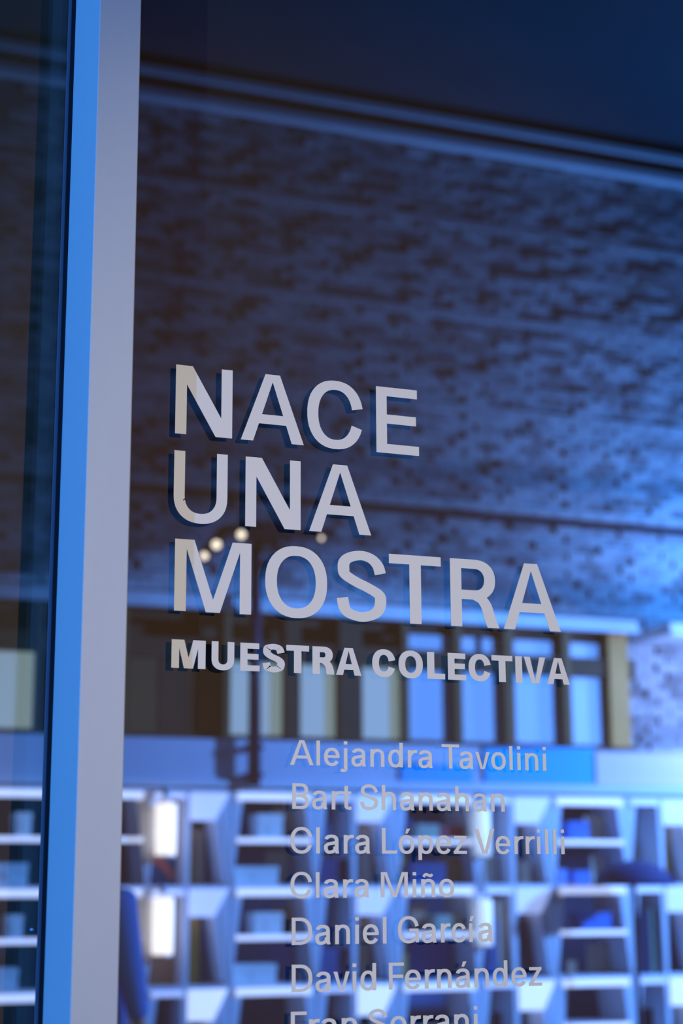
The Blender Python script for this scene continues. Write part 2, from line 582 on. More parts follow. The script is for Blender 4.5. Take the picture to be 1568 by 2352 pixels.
def carton(px0, px1, ph0, ph1, r, mid, col, label, name='storage_box', depth=0.15, group=None, cat='box'):
    t = thing(name, label, cat, group)
    xa, xb, Yp, zb, h = stand(px0, px1, px_h(ph0, ph1), r, mid, 0.0, depth + 0.004, label)
    mm = M['white_box'] if col == 'white' else cmat(col)
    box('box_body', xa + 0.003, xb - 0.003, Yp, Yp + depth, zb, zb + h * 0.72, mm, t, 0.003)
    box('lid', xa, xb, Yp - 0.004, Yp + depth + 0.004, zb + h * 0.70, zb + h, mm, t, 0.003)
    box('label_holder', (xa + xb) / 2 - 0.02, (xa + xb) / 2 + 0.02, Yp - 0.006, Yp, zb + h * 0.3, zb + h * 0.55, mm, t)


def board(px0, px1, ph0, ph1, r, col, label, name='leaning_board', stroke=None, Yo=0.1, mid=False):
    t = thing(name, label, 'board')
    xa, xb, Yp, zb, h = stand(px0, px1, px_h(ph0, ph1), r, mid, Yo, Yo + 0.0125, label)
    mm = cmat(col)
    box('panel', xa, xb, Yp, Yp + 0.012, zb, zb + h, mm, t, 0.002)
    for a, b in ((xa, xa + 0.008), (xb - 0.008, xb)):
        box('edge_batten', a, b, Yp - 0.005, Yp, zb, zb + h, mm, t)
    if stroke:
        pts = [(xa + u * (xb - xa), zb + v * h) for u, v in stroke[0]]
        prism('painted_stroke', pts, Yp - 0.003, Yp, cmat(stroke[1]), t)


def book(px0, px1, ph0, ph1, r, col, label, mid=False, group=None, Yo=0.0):
    t = thing('book', label, 'book', group)
    xa, xb, Yp, zb, h = stand(px0, px1, px_h(ph0, ph1), r, mid, Yo, Yo + 0.16, label)
    mm = cmat(col)
    th = min(0.004, (xb - xa) * 0.2)
    box('cover', xa, xa + th, Yp, Yp + 0.16, zb, zb + h, mm, t)
    box('cover', xb - th, xb, Yp, Yp + 0.16, zb, zb + h, mm, t)
    box('spine', xa, xb, Yp - 0.004, Yp, zb, zb + h, mm, t, 0.001)
    box('pages', xa + th, xb - th, Yp, Yp + 0.155, zb + 0.004, zb + h - 0.004, cmat((0.45, 0.44, 0.4)), t)


def glow_tube(px0, px1, y0, y1, mm, label, r):
    """tube hung on a bracket from the front edge of a shelf board"""
    t = thing('tube_lamp', label, 'lamp')
    rad = (at(px1, y1, YS).x - at(px0, y1, YS).x) / 2
    Yp = YS - 0.014 - rad
    pm = (px0 + px1) / 2
    x = at(pm, (y0 + y1) / 2, Yp).x
    za = at(pm, y1, Yp).z
    zb = min(at(pm, y0, Yp).z, rz[r] - 0.02)
    tube('glowing_tube', (x, Yp, za), (x, Yp, zb), rad, mm, t, seg=20)
    tube('end_cap', (x, Yp, za - 0.012), (x, Yp, za), rad * 0.9, M['frame'], t)
    tube('end_cap', (x, Yp, zb), (x, Yp, rz[r] + 0.026), rad * 0.4, M['frame'], t)
    box('bracket', x - 0.008, x + 0.008, Yp, YS + 0.002, rz[r] + 0.014, rz[r] + 0.026, M['frame'], t)
    return t


glow_tube(358, 404, 1846, 1964, M['tube'], 'upper warm white tube lamp hanging under the top shelf', 0)
glow_tube(351, 397, 2062, 2192, M['tube'], 'lower warm white tube lamp hanging under the second shelf', 1)
glow_tube(1096, 1124, 1858, 1964, M['tube_cold'], 'upper thin cold white tube lamp in the bay of dark boards', 0)
glow_tube(1101, 1129, 2066, 2170, M['tube_cold'], 'lower thin cold white tube lamp in the bay of dark boards', 1)

WG = 'white boxes on the shelves'
carton(590, 650, 1873, 1928, 0, True, 'white', 'small white box on the upper middle shelf above a wider one', group=WG)
carton(538, 640, 1950, 1992, 0, False, 'white', 'wide white box on the second shelf under the small box', group=WG)
carton(583, 650, 2090, 2140, 1, True, 'white', 'small white box on the lower middle shelf beside dark navy panels', group=WG)
carton(536, 636, 2170, 2214, 1, False, 'white', 'wide white box standing on the third shelf', group=WG)
carton(30, 68, 1873, 1925, 0, True, 'white', 'narrow white box on the upper middle shelf behind the unlettered pane', group=WG)
carton(-30, 63, 1951, 2000, 0, False, 'white', 'wide white box on the second shelf behind the unlettered pane', group=WG)
carton(20, 56, 2105, 2155, 1, True, 'white', 'narrow white box on the lower middle shelf behind the unlettered pane', group=WG)
carton(-30, 49, 2188, 2235, 1, False, 'white', 'wide white box on the third shelf behind the unlettered pane', group=WG)

NV = (0.012, 0.10, 0.24)
DK = (0.005, 0.025, 0.07)
BG = (0.55, 0.42, 0.33)
AM = (0.60, 0.36, 0.10)
BR = (0.34, 0.22, 0.15)
GN = (0.35, 0.45, 0.36)
board(345, 424, 1946, 2040, 0, NV, 'navy picture board with a red brush stroke below the warm tube', 'picture_board',
      ([(0.02, 0.78), (0.2, 0.92), (0.6, 0.62), (0.98, 0.25), (0.9, 0.1), (0.5, 0.4), (0.1, 0.6)], (0.62, 0.16, 0.14)))
board(442, 500, 1908, 2034, 0, BG, 'pale beige board beside the navy picture board', Yo=0.16)
board(440, 458, 1905, 2034, 0, AM, 'thin amber plank leaning on the pale beige board', Yo=0.12)
board(352, 420, 2190, 2262, 1, BR, 'grey brown board under the lower warm tube')
board(436, 470, 2112, 2262, 1, AM, 'amber brown plank beside a navy triangular recess')
board(472, 512, 2112, 2262, 1, NV, 'dark navy board next to the amber brown plank', Yo=0.14)
board(352, 388, 2308, 2440, 2, AM, 'amber plank on the lowest visible shelf', Yo=0.05)
board(392, 420, 2308, 2440, 2, (0.3, 0.32, 0.45), 'grey blue board on the lowest visible shelf beside the amber plank')

board(548, 590, 1858, 1930, 0, NV, 'small navy board behind the small white box', mid=True, Yo=0.22)
board(652, 690, 1858, 1930, 0, BG, 'small beige board on the upper middle shelf', mid=True, Yo=0.2)
board(640, 690, 1955, 2034, 0, BG, 'beige board on the second shelf beside the wide white box', Yo=0.22)
board(548, 640, 1992, 2034, 0, (0.3, 0.24, 0.22), 'brown card behind the wide white box', Yo=0.25)
board(545, 580, 2082, 2140, 1, NV, 'navy card left of the small white box on the lower middle shelf', mid=True, Yo=0.2)
board(652, 690, 2078, 2140, 1, BR, 'brown card right of the small white box', mid=True, Yo=0.2)
board(638, 700, 2170, 2262, 1, (0.08, 0.16, 0.34), 'blue board on the third shelf beside the wide white box', Yo=0.2)
board(545, 600, 2310, 2440, 2, (0.02, 0.07, 0.08), 'dark green board on the lowest visible shelf', Yo=0.15)

board(752, 790, 1855, 1965, 0, (0.80, 0.74, 0.56), 'cream coloured card standing behind the shelf support', Yo=0.22)
carton(742, 802, 1968, 2028, 0, False, (0.03, 0.06, 0.16), 'dark purple blue box under the cream card')
board(830, 892, 1882, 2034, 0, BR, 'tall beige brown board under the lit wedge', Yo=0.14)
board(848, 870, 1900, 2034, 0, BG, 'narrow light beige strip in front of the tall brown board', Yo=0.1)
board(756, 786, 2068, 2162, 1, (0.55, 0.66, 0.55), 'pale green upright card on the third shelf', Yo=0.2)
carton(744, 806, 2166, 2244, 1, False, NV, 'navy box below the pale green card')
board(833, 890, 2104, 2262, 1, BR, 'tall brown board on the third shelf under the lit wedge', Yo=0.14)
board(762, 786, 2296, 2440, 2, DK, 'black upright board on the lowest visible shelf', Yo=0.05)

carton(1018, 1072, 1862, 1893, 0, True, (0.36, 0.06, 0.08), 'dark red folder box on the upper middle shelf', name='folder_box')
carton(962, 1012, 1890, 1925, 0, True, GN, 'grey green box beside the dark red folder box')
board(945, 960, 1880, 1930, 0, NV, 'narrow navy card left of the grey green box', mid=True)
board(1034, 1084, 1968, 2034, 0, (0.5, 0.26, 0.14), 'rust orange board leaning on the second shelf')
board(930, 945, 1960, 2034, 0, AM, 'narrow ochre plank on the second shelf')
carton(950, 1028, 1985, 2036, 0, False, NV, 'navy box between the ochre plank and the rust board')
carton(1000, 1052, 2088, 2128, 1, True, GN, 'grey green box on the lower middle shelf')
board(960, 998, 2075, 2140, 1, BR, 'brown card left of the grey green box', mid=True, Yo=0.12)
board(932, 948, 2165, 2262, 1, AM, 'narrow ochre plank on the third shelf')
board(952, 1070, 2170, 2262, 1, (0.02, 0.10, 0.30), 'wide blue board on the third shelf', Yo=0.2)
board(945, 1060, 2310, 2440, 2, (0.02, 0.03, 0.05), 'wide dark board on the lowest visible shelf', Yo=0.1)

board(1118, 1152, 1962, 2034, 0, (0.56, 0.46, 0.40), 'beige upright board below the upper cold tube', Yo=0.06)
board(1152, 1178, 1962, 2034, 0, NV, 'navy upright board beside the beige one')
board(1130, 1162, 1868, 1962, 0, (0.2, 0.28, 0.3), 'tall grey card standing behind the upper cold tube', Yo=0.2)
board(1194, 1230, 1890, 2034, 0, (0.03, 0.035, 0.05), 'tall charcoal board under the lit wedge', Yo=0.22)
carton(1198, 1218, 1980, 2034, 0, False, BR, 'small brown box beside the charcoal board')
book(1150, 1172, 2068, 2250, 1, BG, 'tall beige book on the third shelf beside the lower cold tube')
book(1128, 1148, 2110, 2250, 1, NV, 'tall navy book on the third shelf beside the lower cold tube')
book(1202, 1222, 2102, 2240, 1, DK, 'tall black book under the right hand lit wedge', Yo=0.08)
book(1223, 1242, 2130, 2250, 1, (0.02, 0.09, 0.16), 'dark teal book beside the tall black book', Yo=0.08)
board(1132, 1152, 2296, 2440, 2, DK, 'black upright board standing under the navy books', Yo=0.05)

carton(1312, 1358, 1884, 1930, 0, True, (0.05, 0.22, 0.60), 'bright blue box on the upper middle shelf near the domed lamp')
carton(1282, 1304, 1960, 1995, 0, False, (0.20, 0.35, 0.75), 'light blue small box on the second shelf')
carton(1318, 1356, 1964, 1996, 0, False, (0.06, 0.24, 0.62), 'mid blue box on the second shelf next to a brown card')
board(1303, 1316, 1955, 2000, 0, BR, 'brown card between two blue boxes')
board(1366, 1412, 1868, 1930, 0, (0.62, 0.50, 0.33), 'sand coloured card at the end of the upper middle shelf', mid=True)
board(1378, 1412, 1960, 2034, 0, (0.60, 0.48, 0.36), 'sand coloured board on the second shelf')
carton(1334, 1402, 2090, 2132, 1, True, (0.03, 0.20, 0.58), 'wide blue box on the lower middle shelf')
board(1408, 1428, 2088, 2136, 1, BG, 'beige card beside the wide blue box', mid=True)
board(1316, 1336, 2165, 2200, 1, BR, 'small brown card on the third shelf')
board(1385, 1432, 2185, 2262, 1, BG, 'beige board at the end of the third shelf', Yo=0.16)
board(1320, 1350, 2305, 2440, 2, DK, 'black card on the lowest visible shelf beside a beige card')
board(1392, 1436, 2300, 2440, 2, BG, 'beige card on the lowest visible shelf beside a black card')

board(1456, 1482, 1878, 1970, 0, AM, 'bright amber plank in the last bay', Yo=0.1)
board(1483, 1504, 1870, 2034, 0, (0.62, 0.52, 0.38), 'sand coloured upright board next to the bright amber plank', Yo=0.2)
board(1532, 1590, 1896, 2034, 0, AM, 'wide amber board under the last lit wedge', Yo=0.14)
book(1468, 1485, 2070, 2230, 1, DK, 'black book in the last bay on the third shelf')
book(1488, 1505, 2075, 2235, 1, (0.20, 0.28, 0.22), 'grey green book beside the black book in the last bay')
board(1538, 1590, 2100, 2262, 1, DK, 'black board under the last lit wedge', Yo=0.14)
board(1490, 1510, 2300, 2440, 2, DK, 'black plank on the lowest visible shelf of the last bay')

# dark dome on a pole, added for a silhouette that darkens the reflection
Yd = YS - 0.32
cx = at(1455, 2030, Yd).x
zt = at(1455, 1976, Yd).z
Rd = (at(1535, 2030, Yd).x - at(1375, 2030, Yd).x) / 2
dome = thing('floor_lamp', 'floor lamp with dark navy domed shade in front of the last shelf bays', 'lamp')
prof = [(Rd * math.cos(a), Rd * 0.62 * math.sin(a)) for a in [math.radians(d) for d in (0, 12, 25, 40, 55, 70, 83)]]
lathe('lamp_shade', prof, (cx, Yd, zt - Rd * 0.62), cmat((0.006, 0.035, 0.12)), dome)
tube('pole', (cx, Yd, 0.03), (cx, Yd, zt - Rd * 0.5), 0.014, M['black'], dome)
lathe('base', [(0.16, 0), (0.16, 0.02), (0.03, 0.035)], (cx, Yd, 0.0), M['black'], dome)

# ------------------------------------------------------------------ spotlight mast in the hall
YP = 6.29
KP = (YP + 2.6) / 6.5
mast = thing('spotlight_mast', 'dark mast with a cluster of warm spotlights clamped to the fascia beam', 'lamp')


def pp(x, y, Y=YP):
    return at(x, y, Y)


p0 = pp(584, 1700)
top = pp(588, 1222)
zlow = at(584, 1806, YP).z
tube('mast_pole', (p0.x, YP, zlow), (p0.x, YP, top.z), 0.036, M['mast'], mast, r1=0.032)
for zc_ in (zlow + 0.06, zf1 - 0.07):
    box('clamp', p0.x - 0.05, p0.x + 0.05, YP - 0.02, YM - 0.077, zc_ - 0.012, zc_ + 0.012, M['mast'], mast, 0.003)
hub = pp(600, 1222)
bm = bmesh.new()
a, b = pp(545, 1240), pp(672, 1206)
bm_box(bm, a.x, b.x, YP - 0.05, YP + 0.05, a.z, b.z, 0.012)
from_bm('hub_box', bm, M['mast'], mast)


def arm(pts, r=0.022 * KP):
    bm = bmesh.new()
    for p, q in zip(pts, pts[1:]):
        bm_tube(bm, p, q, r, seg=10)
    from_bm('arm', bm, M['mast'], mast)


arm([pp(560, 1216), pp(515, 1214), pp(480, 1258), pp(462, 1282)])
arm([pp(660, 1222), pp(700, 1228), pp(768, 1224)])
arm([pp(590, 1240), pp(625, 1262), pp(655, 1252)])
for x, y, rpx, lit in ((554, 1228, 14, 1), (497, 1251, 14.5, 1), (469, 1277, 13, 1), (738, 1236, 10, 1),
                       (522, 1234, 10, 0), (612, 1260, 13, 0), (646, 1248, 12, 0), (612, 1304, 10, 2)):
    c = pp(x, y, YP - 0.12)
    rr = max(0.009, (rpx - 5.5) * 0.0019 * KP)
    d = (CAM + Vector((0, 0, 0.2)) - c).normalized()
    q = c - d * 0.11
    hd = tube('lamp_head', q, c - d * 0.004, rr * 1.9, M['mast'], mast, r1=rr * 1.25)
    tube('lens', c - d * 0.006, c, rr, M['lens'] if lit == 1 else M['lens_dim'], hd)
    bm = bmesh.new()
    bm_tube(bm, q, Vector((q.x, YP, q.z + 0.06)), 0.011, seg=8)
    from_bm('yoke', bm, M['mast'], hd)
arm([pp(478, 1286), pp(488, 1318)], 0.013)
arm([pp(588, 1270), pp(606, 1300)], 0.013)

# ------------------------------------------------------------------ person beyond the glass, back turned
def skin_mesh(name, joints, edges, material, parent, sub=2):
    me = bpy.data.meshes.new(name)
    names = list(joints)
    me.from_pydata([joints[n][0] for n in names], [(names.index(a), names.index(b)) for a, b in edges], [])
    o = bpy.data.objects.new(name, me)
    C.objects.link(o)
    sk = o.modifiers.new('skin', 'SKIN')
    for i, n in enumerate(names):
        sv = me.skin_vertices[0].data[i]
        r = joints[n][1]
        sv.radius = (r, r) if not isinstance(r, tuple) else r
        sv.use_root = (i == 0)
    ss = o.modifiers.new('sub', 'SUBSURF')
    ss.levels = ss.render_levels = sub
    bpy.context.view_layer.update()
    dg = bpy.context.evaluated_depsgraph_get()
    nm = bpy.data.meshes.new_from_object(o.evaluated_get(dg))
    nm.materials.clear()
    nm.materials.append(material)
    for p in nm.polygons:
        p.use_smooth = True
    bpy.data.objects.remove(o)
    return new_obj(name, nm, parent)


YQ = 5.0
pxx = at(212, 2060, YQ).x
person = thing('person', 'person in a blue coat standing in front of the lit shelves', 'person', loc=(pxx, YQ, 0))
person.rotation_euler[2] = math.radians(-58)
body_j = {
    'pelvis': ((0, 0, 0.93), (0.15, 0.11)), 'waist': ((0, 0, 1.08), (0.13, 0.10)), 'chest': ((0, 0, 1.28), (0.16, 0.11)),
    'collar': ((0, 0, 1.42), (0.10, 0.08)), 'neck': ((0, 0.01, 1.50), 0.055), 'skull': ((0, 0.03, 1.60), (0.078, 0.095)), 'crown': ((0, 0.02, 1.70), (0.065, 0.08))}
body_e = [('pelvis', 'waist'), ('waist', 'chest'), ('chest', 'collar'), ('collar', 'neck'), ('neck', 'skull'), ('skull', 'crown')]
for s, n in ((-1, 'l'), (1, 'r')):
    body_j.update({n + 'sh': ((s * 0.17, 0, 1.40), 0.06), n + 'el': ((s * 0.23, 0.0, 1.13), 0.043), n + 'wr': ((s * 0.24, 0.07, 0.89), 0.03), n + 'ha': ((s * 0.24, 0.09, 0.82), (0.02, 0.038)),
                   n + 'hp': ((s * 0.09, 0, 0.86), 0.09), n + 'kn': ((s * 0.10, 0.015, 0.50), 0.058), n + 'an': ((s * 0.10, -0.01, 0.09), 0.04), n + 'to': ((s * 0.11, 0.14, 0.04), 0.035)})
    body_e += [('collar', n + 'sh'), (n + 'sh', n + 'el'), (n + 'el', n + 'wr'), (n + 'wr', n + 'ha'), ('pelvis', n + 'hp'), (n + 'hp', n + 'kn'), (n + 'kn', n + 'an'), (n + 'an', n + 'to')]
    for f in range(5):
        a = (f - 2) * 0.011
        if f < 4:
            body_j.update({n + 'k%d' % f: ((s * 0.242, 0.075 + f * 0.019, 0.765 + abs(f - 1.5) * 0.006), 0.0095), n + 't%d' % f: ((s * 0.230, 0.078 + f * 0.019, 0.715 + abs(f - 1.5) * 0.010), 0.008)})
        else:
            body_j.update({n + 'k4': ((s * 0.215, 0.115, 0.80), 0.011), n + 't4': ((s * 0.205, 0.14, 0.765), 0.009)})
        body_e += [(n + 'ha', n + 'k%d' % f), (n + 'k%d' % f, n + 't%d' % f)]
skin_mesh('body', body_j, body_e, M['skin'], person, 1)
coat_j = {'hem': ((0, 0, 0.72), (0.21, 0.16)), 'hip': ((0, 0, 0.95), (0.19, 0.145)), 'waist': ((0, 0, 1.1), (0.17, 0.13)), 'chest': ((0, 0, 1.28), (0.20, 0.14)), 'collar': ((0, 0, 1.415), (0.13, 0.10)), 'nk': ((0, 0, 1.47), (0.075, 0.075))}
coat_e = [('hem', 'hip'), ('hip', 'waist'), ('waist', 'chest'), ('chest', 'collar'), ('collar', 'nk')]
for s, n in ((-1, 'l'), (1, 'r')):
    coat_j.update({n + 'sh': ((s * 0.175, 0, 1.405), 0.082), n + 'el': ((s * 0.235, 0, 1.13), 0.066), n + 'cf': ((s * 0.243, 0.065, 0.90), 0.05)})
    coat_e += [('collar', n + 'sh'), (n + 'sh', n + 'el'), (n + 'el', n + 'cf')]
skin_mesh('coat', coat_j, coat_e, M['blue_cloth'], person, 2)
for s in (-1, 1):
    skin_mesh('trouser_leg', {'a': ((s * 0.09, 0, 0.88), 0.11), 'b': ((s * 0.10, 0.015, 0.5), 0.078), 'c': ((s * 0.10, 0, 0.12), 0.062)}, [('a', 'b'), ('b', 'c')], M['trousers'], person)
    skin_mesh('shoe', {'a': ((s * 0.10, -0.03, 0.05), 0.05), 'b': ((s * 0.105, 0.08, 0.045), 0.045), 'c': ((s * 0.11, 0.18, 0.04), 0.038)}, [('a', 'b'), ('b', 'c')], M['black'], person)
skin_mesh('hair', {'a': ((0, -0.03, 1.58), (0.085, 0.075)), 'b': ((0, -0.01, 1.68), (0.09, 0.10)), 'c': ((0, 0.02, 1.74), (0.06, 0.075))}, [('a', 'b'), ('b', 'c')], M['hair'], person)

# ------------------------------------------------------------------ vinyl lettering on the outer face of the glass
# a plain grotesque drawn here: cap height 1, s = upright stroke, h = level stroke
XH = 0.715


def g_bar(x0, z0, x1, z1):
    return [[(x0, z0), (x1, z0), (x1, z1), (x0, z1)]]


def g_se(cx, cz, rx, rz, a, e):
    c, s = math.cos(a), math.sin(a)
    return (cx + math.copysign(abs(c) ** (2 / e), c) * rx, cz + math.copysign(abs(s) ** (2 / e), s) * rz)


def g_ring(cx, cz, rx, rz, s, h, a0=0, a1=360, e=2.25, n=44):
    k = max(6, int(n * (a1 - a0) / 360))
    out = []
    for i in range(k):
        a, b = math.radians(a0 + (a1 - a0) * i / k), math.radians(a0 + (a1 - a0) * (i + 1) / k)
        out.append([g_se(cx, cz, rx, rz, a, e), g_se(cx, cz, rx, rz, b, e),
                    g_se(cx, cz, rx - s, rz - h, b, e), g_se(cx, cz, rx - s, rz - h, a, e)])
    return out


def g_path(pts, s, h, sub=5):
    P = [Vector(p) for p in pts]
    Q = [P[0] * 2 - P[1]] + P + [P[-1] * 2 - P[-2]]
    line = []
    for i in range(1, len(Q) - 2):
        for k in range(sub):
            t = k / sub
            a, b, c, d = Q[i - 1], Q[i], Q[i + 1], Q[i + 2]
            line.append(0.5 * ((2 * b) + (c - a) * t + (2 * a - 5 * b + 4 * c - d) * t * t + (3 * b - a - 3 * c + d) * t ** 3))
    line.append(P[-1])
    sides = []
    for i, p in enumerate(line):
        d = (line[min(i + 1, len(line) - 1)] - line[max(i - 1, 0)]).normalized()
        w = math.sqrt((h * d.x) ** 2 + (s * d.y) ** 2) / 2
        nrm = Vector((-d.y, d.x)) * w
        sides.append((p + nrm, p - nrm))
    out = []
    for a, b in zip(sides, sides[1:]):
        out += [[tuple(a[0]), tuple(b[0]), tuple(b[1])], [tuple(a[0]), tuple(b[1]), tuple(a[1])]]
    return out


def g_vee(w, s, top=1.0, up=True):
    """two slanted strokes meeting; up: apex at the top"""
    t, f, zi, cx = s * 1.32, s * 1.10, top * 0.89, w / 2
    ps = [[(0, 0), (f, 0), (cx, zi), (cx - t / 2, top)], [(w, 0), (w - f, 0), (cx, zi), (cx + t / 2, top)], [(cx - t / 2, top), (cx + t / 2, top), (cx, zi)]]
    return ps if up else [[(x, top - z) for x, z in p] for p in ps]


def g_S(s, h, w):
    pts = [(w - s / 2, .69), (w - s / 2 - .035, .81), (.70 * w, 1.01 - h / 2 - .035), (.5 * w, 1.013 - h / 2), (.28 * w, 1.0 - h / 2 - .02),
           (.03 + s / 2, .84), (.018 + s / 2, .735), (.045 + s / 2, .65), (.40 * w, .555), (.62 * w, .485), (w - s / 2 - .025, .39), (w - s / 2, .285), (w - s / 2 - .03, .17), (.72 * w, .025 + h / 2), (.5 * w, h / 2 - .013), (.27 * w, .025 + h / 2), (s / 2 + .03, .17), (s / 2, .32)]
    return [g_path(pts, s, h)]


def g_R(s, h):
    return [g_bar(0, 0, s, 1), g_bar(s * .5, 1 - h, .36, 1), g_bar(s * .5, .405, .36, .405 + h),
            g_ring(.35, .7025, .30, .2975, s, h, -90, 90), g_path([(.34, .405 + h / 2), (.44, .42), (.50, .345), (.535, .25), (.585, .06)], s, h),
            [[(.535 - s / 2 + .014, .16), (.56 + s / 2, .16), (.70, 0), (.70 - s * 1.08, 0)]], [[(.56 - s / 2 - .006, .16), (.56 + s / 2, .16), (.695, 0), (.695 - s * 1.06, 0)]]]


def g_n(s, h, w, asc=XH):
    return [g_bar(0, 0, s, asc), g_ring(w / 2 + .01, XH - .27, w / 2 - .01, .282, s, h, 0, 165), g_bar(w - s, 0, w, XH - .27)]


def g_a(s, h):
    w = .57
    pts = [(w - s, .415), (.33, .395), (.18, .365), (s / 2 + .01, .30), (s / 2, .20), (s / 2 + .025, .11), (.16, h / 2 - .008), (.25, h / 2 - .01), (.36, .09), (.42, .16), (w - s - .005, .26)]
    return [g_bar(w - s - .02, 0.12, w - .02, XH - .2), [[(w - s - .02, .12), (w - .02, .12), (w + .005, 0), (w - s + .01, 0)]],
            g_ring(w / 2 - .005, XH - .21, w / 2 - .015, .222, s, h, 0, 168), g_path(pts, s, h)]


def g_bowl(s, h, w, a0=0, a1=360):
    return g_ring(w / 2, XH / 2, w / 2, XH / 2 + .012, s, h, a0, a1)


def g_acute(cx, s):
    return [[(cx - .05, .79), (cx + .045, .79), (cx + .15, .985), (cx + .005, .985)]]


def draw_glyph(ch, s, h):
    """groups of outline pieces, each group a stroke of the letter"""
    if ch == 'N':
        w, d = .82, s * 1.5
        return [g_bar(0, 0, s, 1), g_bar(w - s, 0, w, 1), [[(0, 1), (d, 1), (w, 0), (w - d, 0)]]]
    if ch == 'A':
        w = .91 if s < .2 else .95
        z0 = .262 if s < .2 else .20
        k = (w / 2 - s * 1.32 / 2) / 1.0
        return [g_vee(w, s), [[(k * z0 + s * .4, z0), (w - k * z0 - s * .4, z0), (w - k * (z0 + h) - s * .4, z0 + h), (k * (z0 + h) + s * .4, z0 + h)]]]
    if ch == 'V':
        return [g_vee(.80 if s < .2 else .92, s, up=False)]
    if ch == 'v':
        return [g_vee(.60, s * .92, XH, up=False)]
    if ch == 'C':
        return [g_ring(.41, .5, .41, .513, s, h, 12, 341)]
    if ch == 'G':
        return [g_ring(.41, .5, .41, .513, s, h, 14, 322), g_bar(.82 - s * .95, .02, .82 - .008, .45), g_bar(.44, .42, .82 - .02, .42 + h)]
    if ch == 'O':
        return [g_ring(.43, .5, .43, .513, s, h)]
    if ch == 'U':
        w = .79
        return [g_bar(0, .37, s, 1), g_bar(w - s, .37, w, 1), g_ring(w / 2, .372, w / 2, .386, s, h, 180, 360)]
    if ch == 'E':
        return [g_bar(0, 0, s, 1), g_bar(s * .5, 0, .64, h), g_bar(s * .5, 1 - h, .62, 1), g_bar(s * .5, .515 - h / 2, .60, .515 + h / 2)]
    if ch == 'F':
        return [g_bar(0, 0, s, 1), g_bar(s * .5, 1 - h, .57, 1), g_bar(s * .5, .49 - h / 2, .54, .49 + h / 2)]
    if ch == 'L':
        return [g_bar(0, 0, s, 1), g_bar(s * .5, 0, .58, h)]
    if ch == 'I':
        return [g_bar(0, 0, s, 1)]
    if ch == 'T':
        return [g_bar(0, 1 - h, .72, 1), g_bar(.36 - s / 2, 0, .36 + s / 2, 1 - h * .5)]
    if ch == 'M':
        w = 1.06
        a, b = s * .74, s * 1.66
        return [g_bar(0, 0, s, 1), g_bar(w - s, 0, w, 1), [[(a, 1), (b, 1), (w / 2 + s * .35, 0), (w / 2 - s * .6, 0)]], [[(w - b, 1), (w - a, 1), (w / 2 + s * .6, 0), (w / 2 - s * .35, 0)]], g_bar(0, 1 - .002, b, 1), g_bar(w - b, .998, w, 1),
                [[(0, 1), (a * 1.2, 1), (a * 1.2, .8), (0, .8)]], [[(w - a * 1.2, 1), (w, 1), (w, .8), (w - a * 1.2, .8)]]]
    if ch == 'S':
        return g_S(s, h, .69)
    if ch == 'R':
        return g_R(s, h)
    if ch == 'B':
        return [g_bar(0, 0, s, 1), g_bar(s * .5, 1 - h, .34, 1), g_bar(s * .5, 0, .36, h), g_bar(s * .5, .5 - h / 2 + .02, .36, .5 + h / 2 + .02),
                g_ring(.33, .745, .27, .255, s, h, -90, 90), g_ring(.34, .2825, .30, .2825, s, h, -90, 90)]
    if ch == 'D':
        return [g_bar(0, 0, s, 1), g_bar(s * .5, 1 - h, .31, 1), g_bar(s * .5, 0, .31, h), g_ring(.30, .5, .45, .5, s, h, -90, 90)]
    if ch == 'l':
        return [g_bar(0, 0, s, 1)]
    if ch == 'i':
        return [g_bar(0, 0, s, XH), g_bar(0, .865, s, 1)]
    if ch == 'í':
        return [g_bar(0, 0, s, XH), g_acute(s / 2, s)]
    if ch == 'j':
        return [g_bar(.13, -.06, .13 + s, XH), g_bar(.13, .865, .13 + s, 1), g_path([(.13 + s / 2, -.05), (.12 + s / 2, -.15), (.10, -.23 + h / 2 - .01), (.0, -.225 + h / 2)], s, h)]
    if ch == 'n':
        return g_n(s, h, .56)
    if ch == 'ñ':
        return g_n(s, h, .56) + [g_path([(.10, .80), (.145, .88), (.22, .905), (.32, .86), (.39, .85), (.44, .92)], h * .9, h * .9)]
    if ch == 'h':
        return g_n(s, h, .56, 1.0)
    if ch == 'r':
        return [g_bar(0, 0, s, XH), g_ring(.34, XH - .30, .325, .31, s, h, 92, 172), g_bar(.32, XH + .008 - h, .385, XH + .008)]
    if ch in 'aá':
        return g_a(s, h) + ([g_acute(.29, s)] if ch == 'á' else [])
    if ch in 'oó':
        return [g_bowl(s, h, .61)] + ([g_acute(.305, s)] if ch == 'ó' else [])
    if ch == 'c':
        return [g_bowl(s, h, .58, 24, 338)]
    if ch == 'e':
        return [g_bowl(s, h, .61, 0, 330), g_bar(s * .5, .315, .60, .315 + h * .9)]
    if ch == 'd':
        return [g_ring(.285, XH / 2, .285, XH / 2 + .012, s, h), g_bar(.59 - s, 0, .59, 1)]
    if ch == 'p':
        return [g_ring(.305, XH / 2, .285, XH / 2 + .012, s, h), g_bar(0, -.245, s, XH)]
    if ch == 't':
        return [g_bar(.11, .16, .11 + s, .93), g_bar(0, XH - h, .375, XH), g_path([(.11 + s / 2, .20), (.12 + s / 2, .10), (.26, h / 2), (.385, h / 2 - .003)], s, h)]
    if ch == 'z':
        return [g_bar(.02, XH - h, .52, XH), g_bar(0, 0, .53, h), [[(0, h * .6), (s * 1.15, h * .6), (.52, XH - h * .6), (.52 - s * 1.15, XH - h * .6)]]]
    raise KeyError(ch)


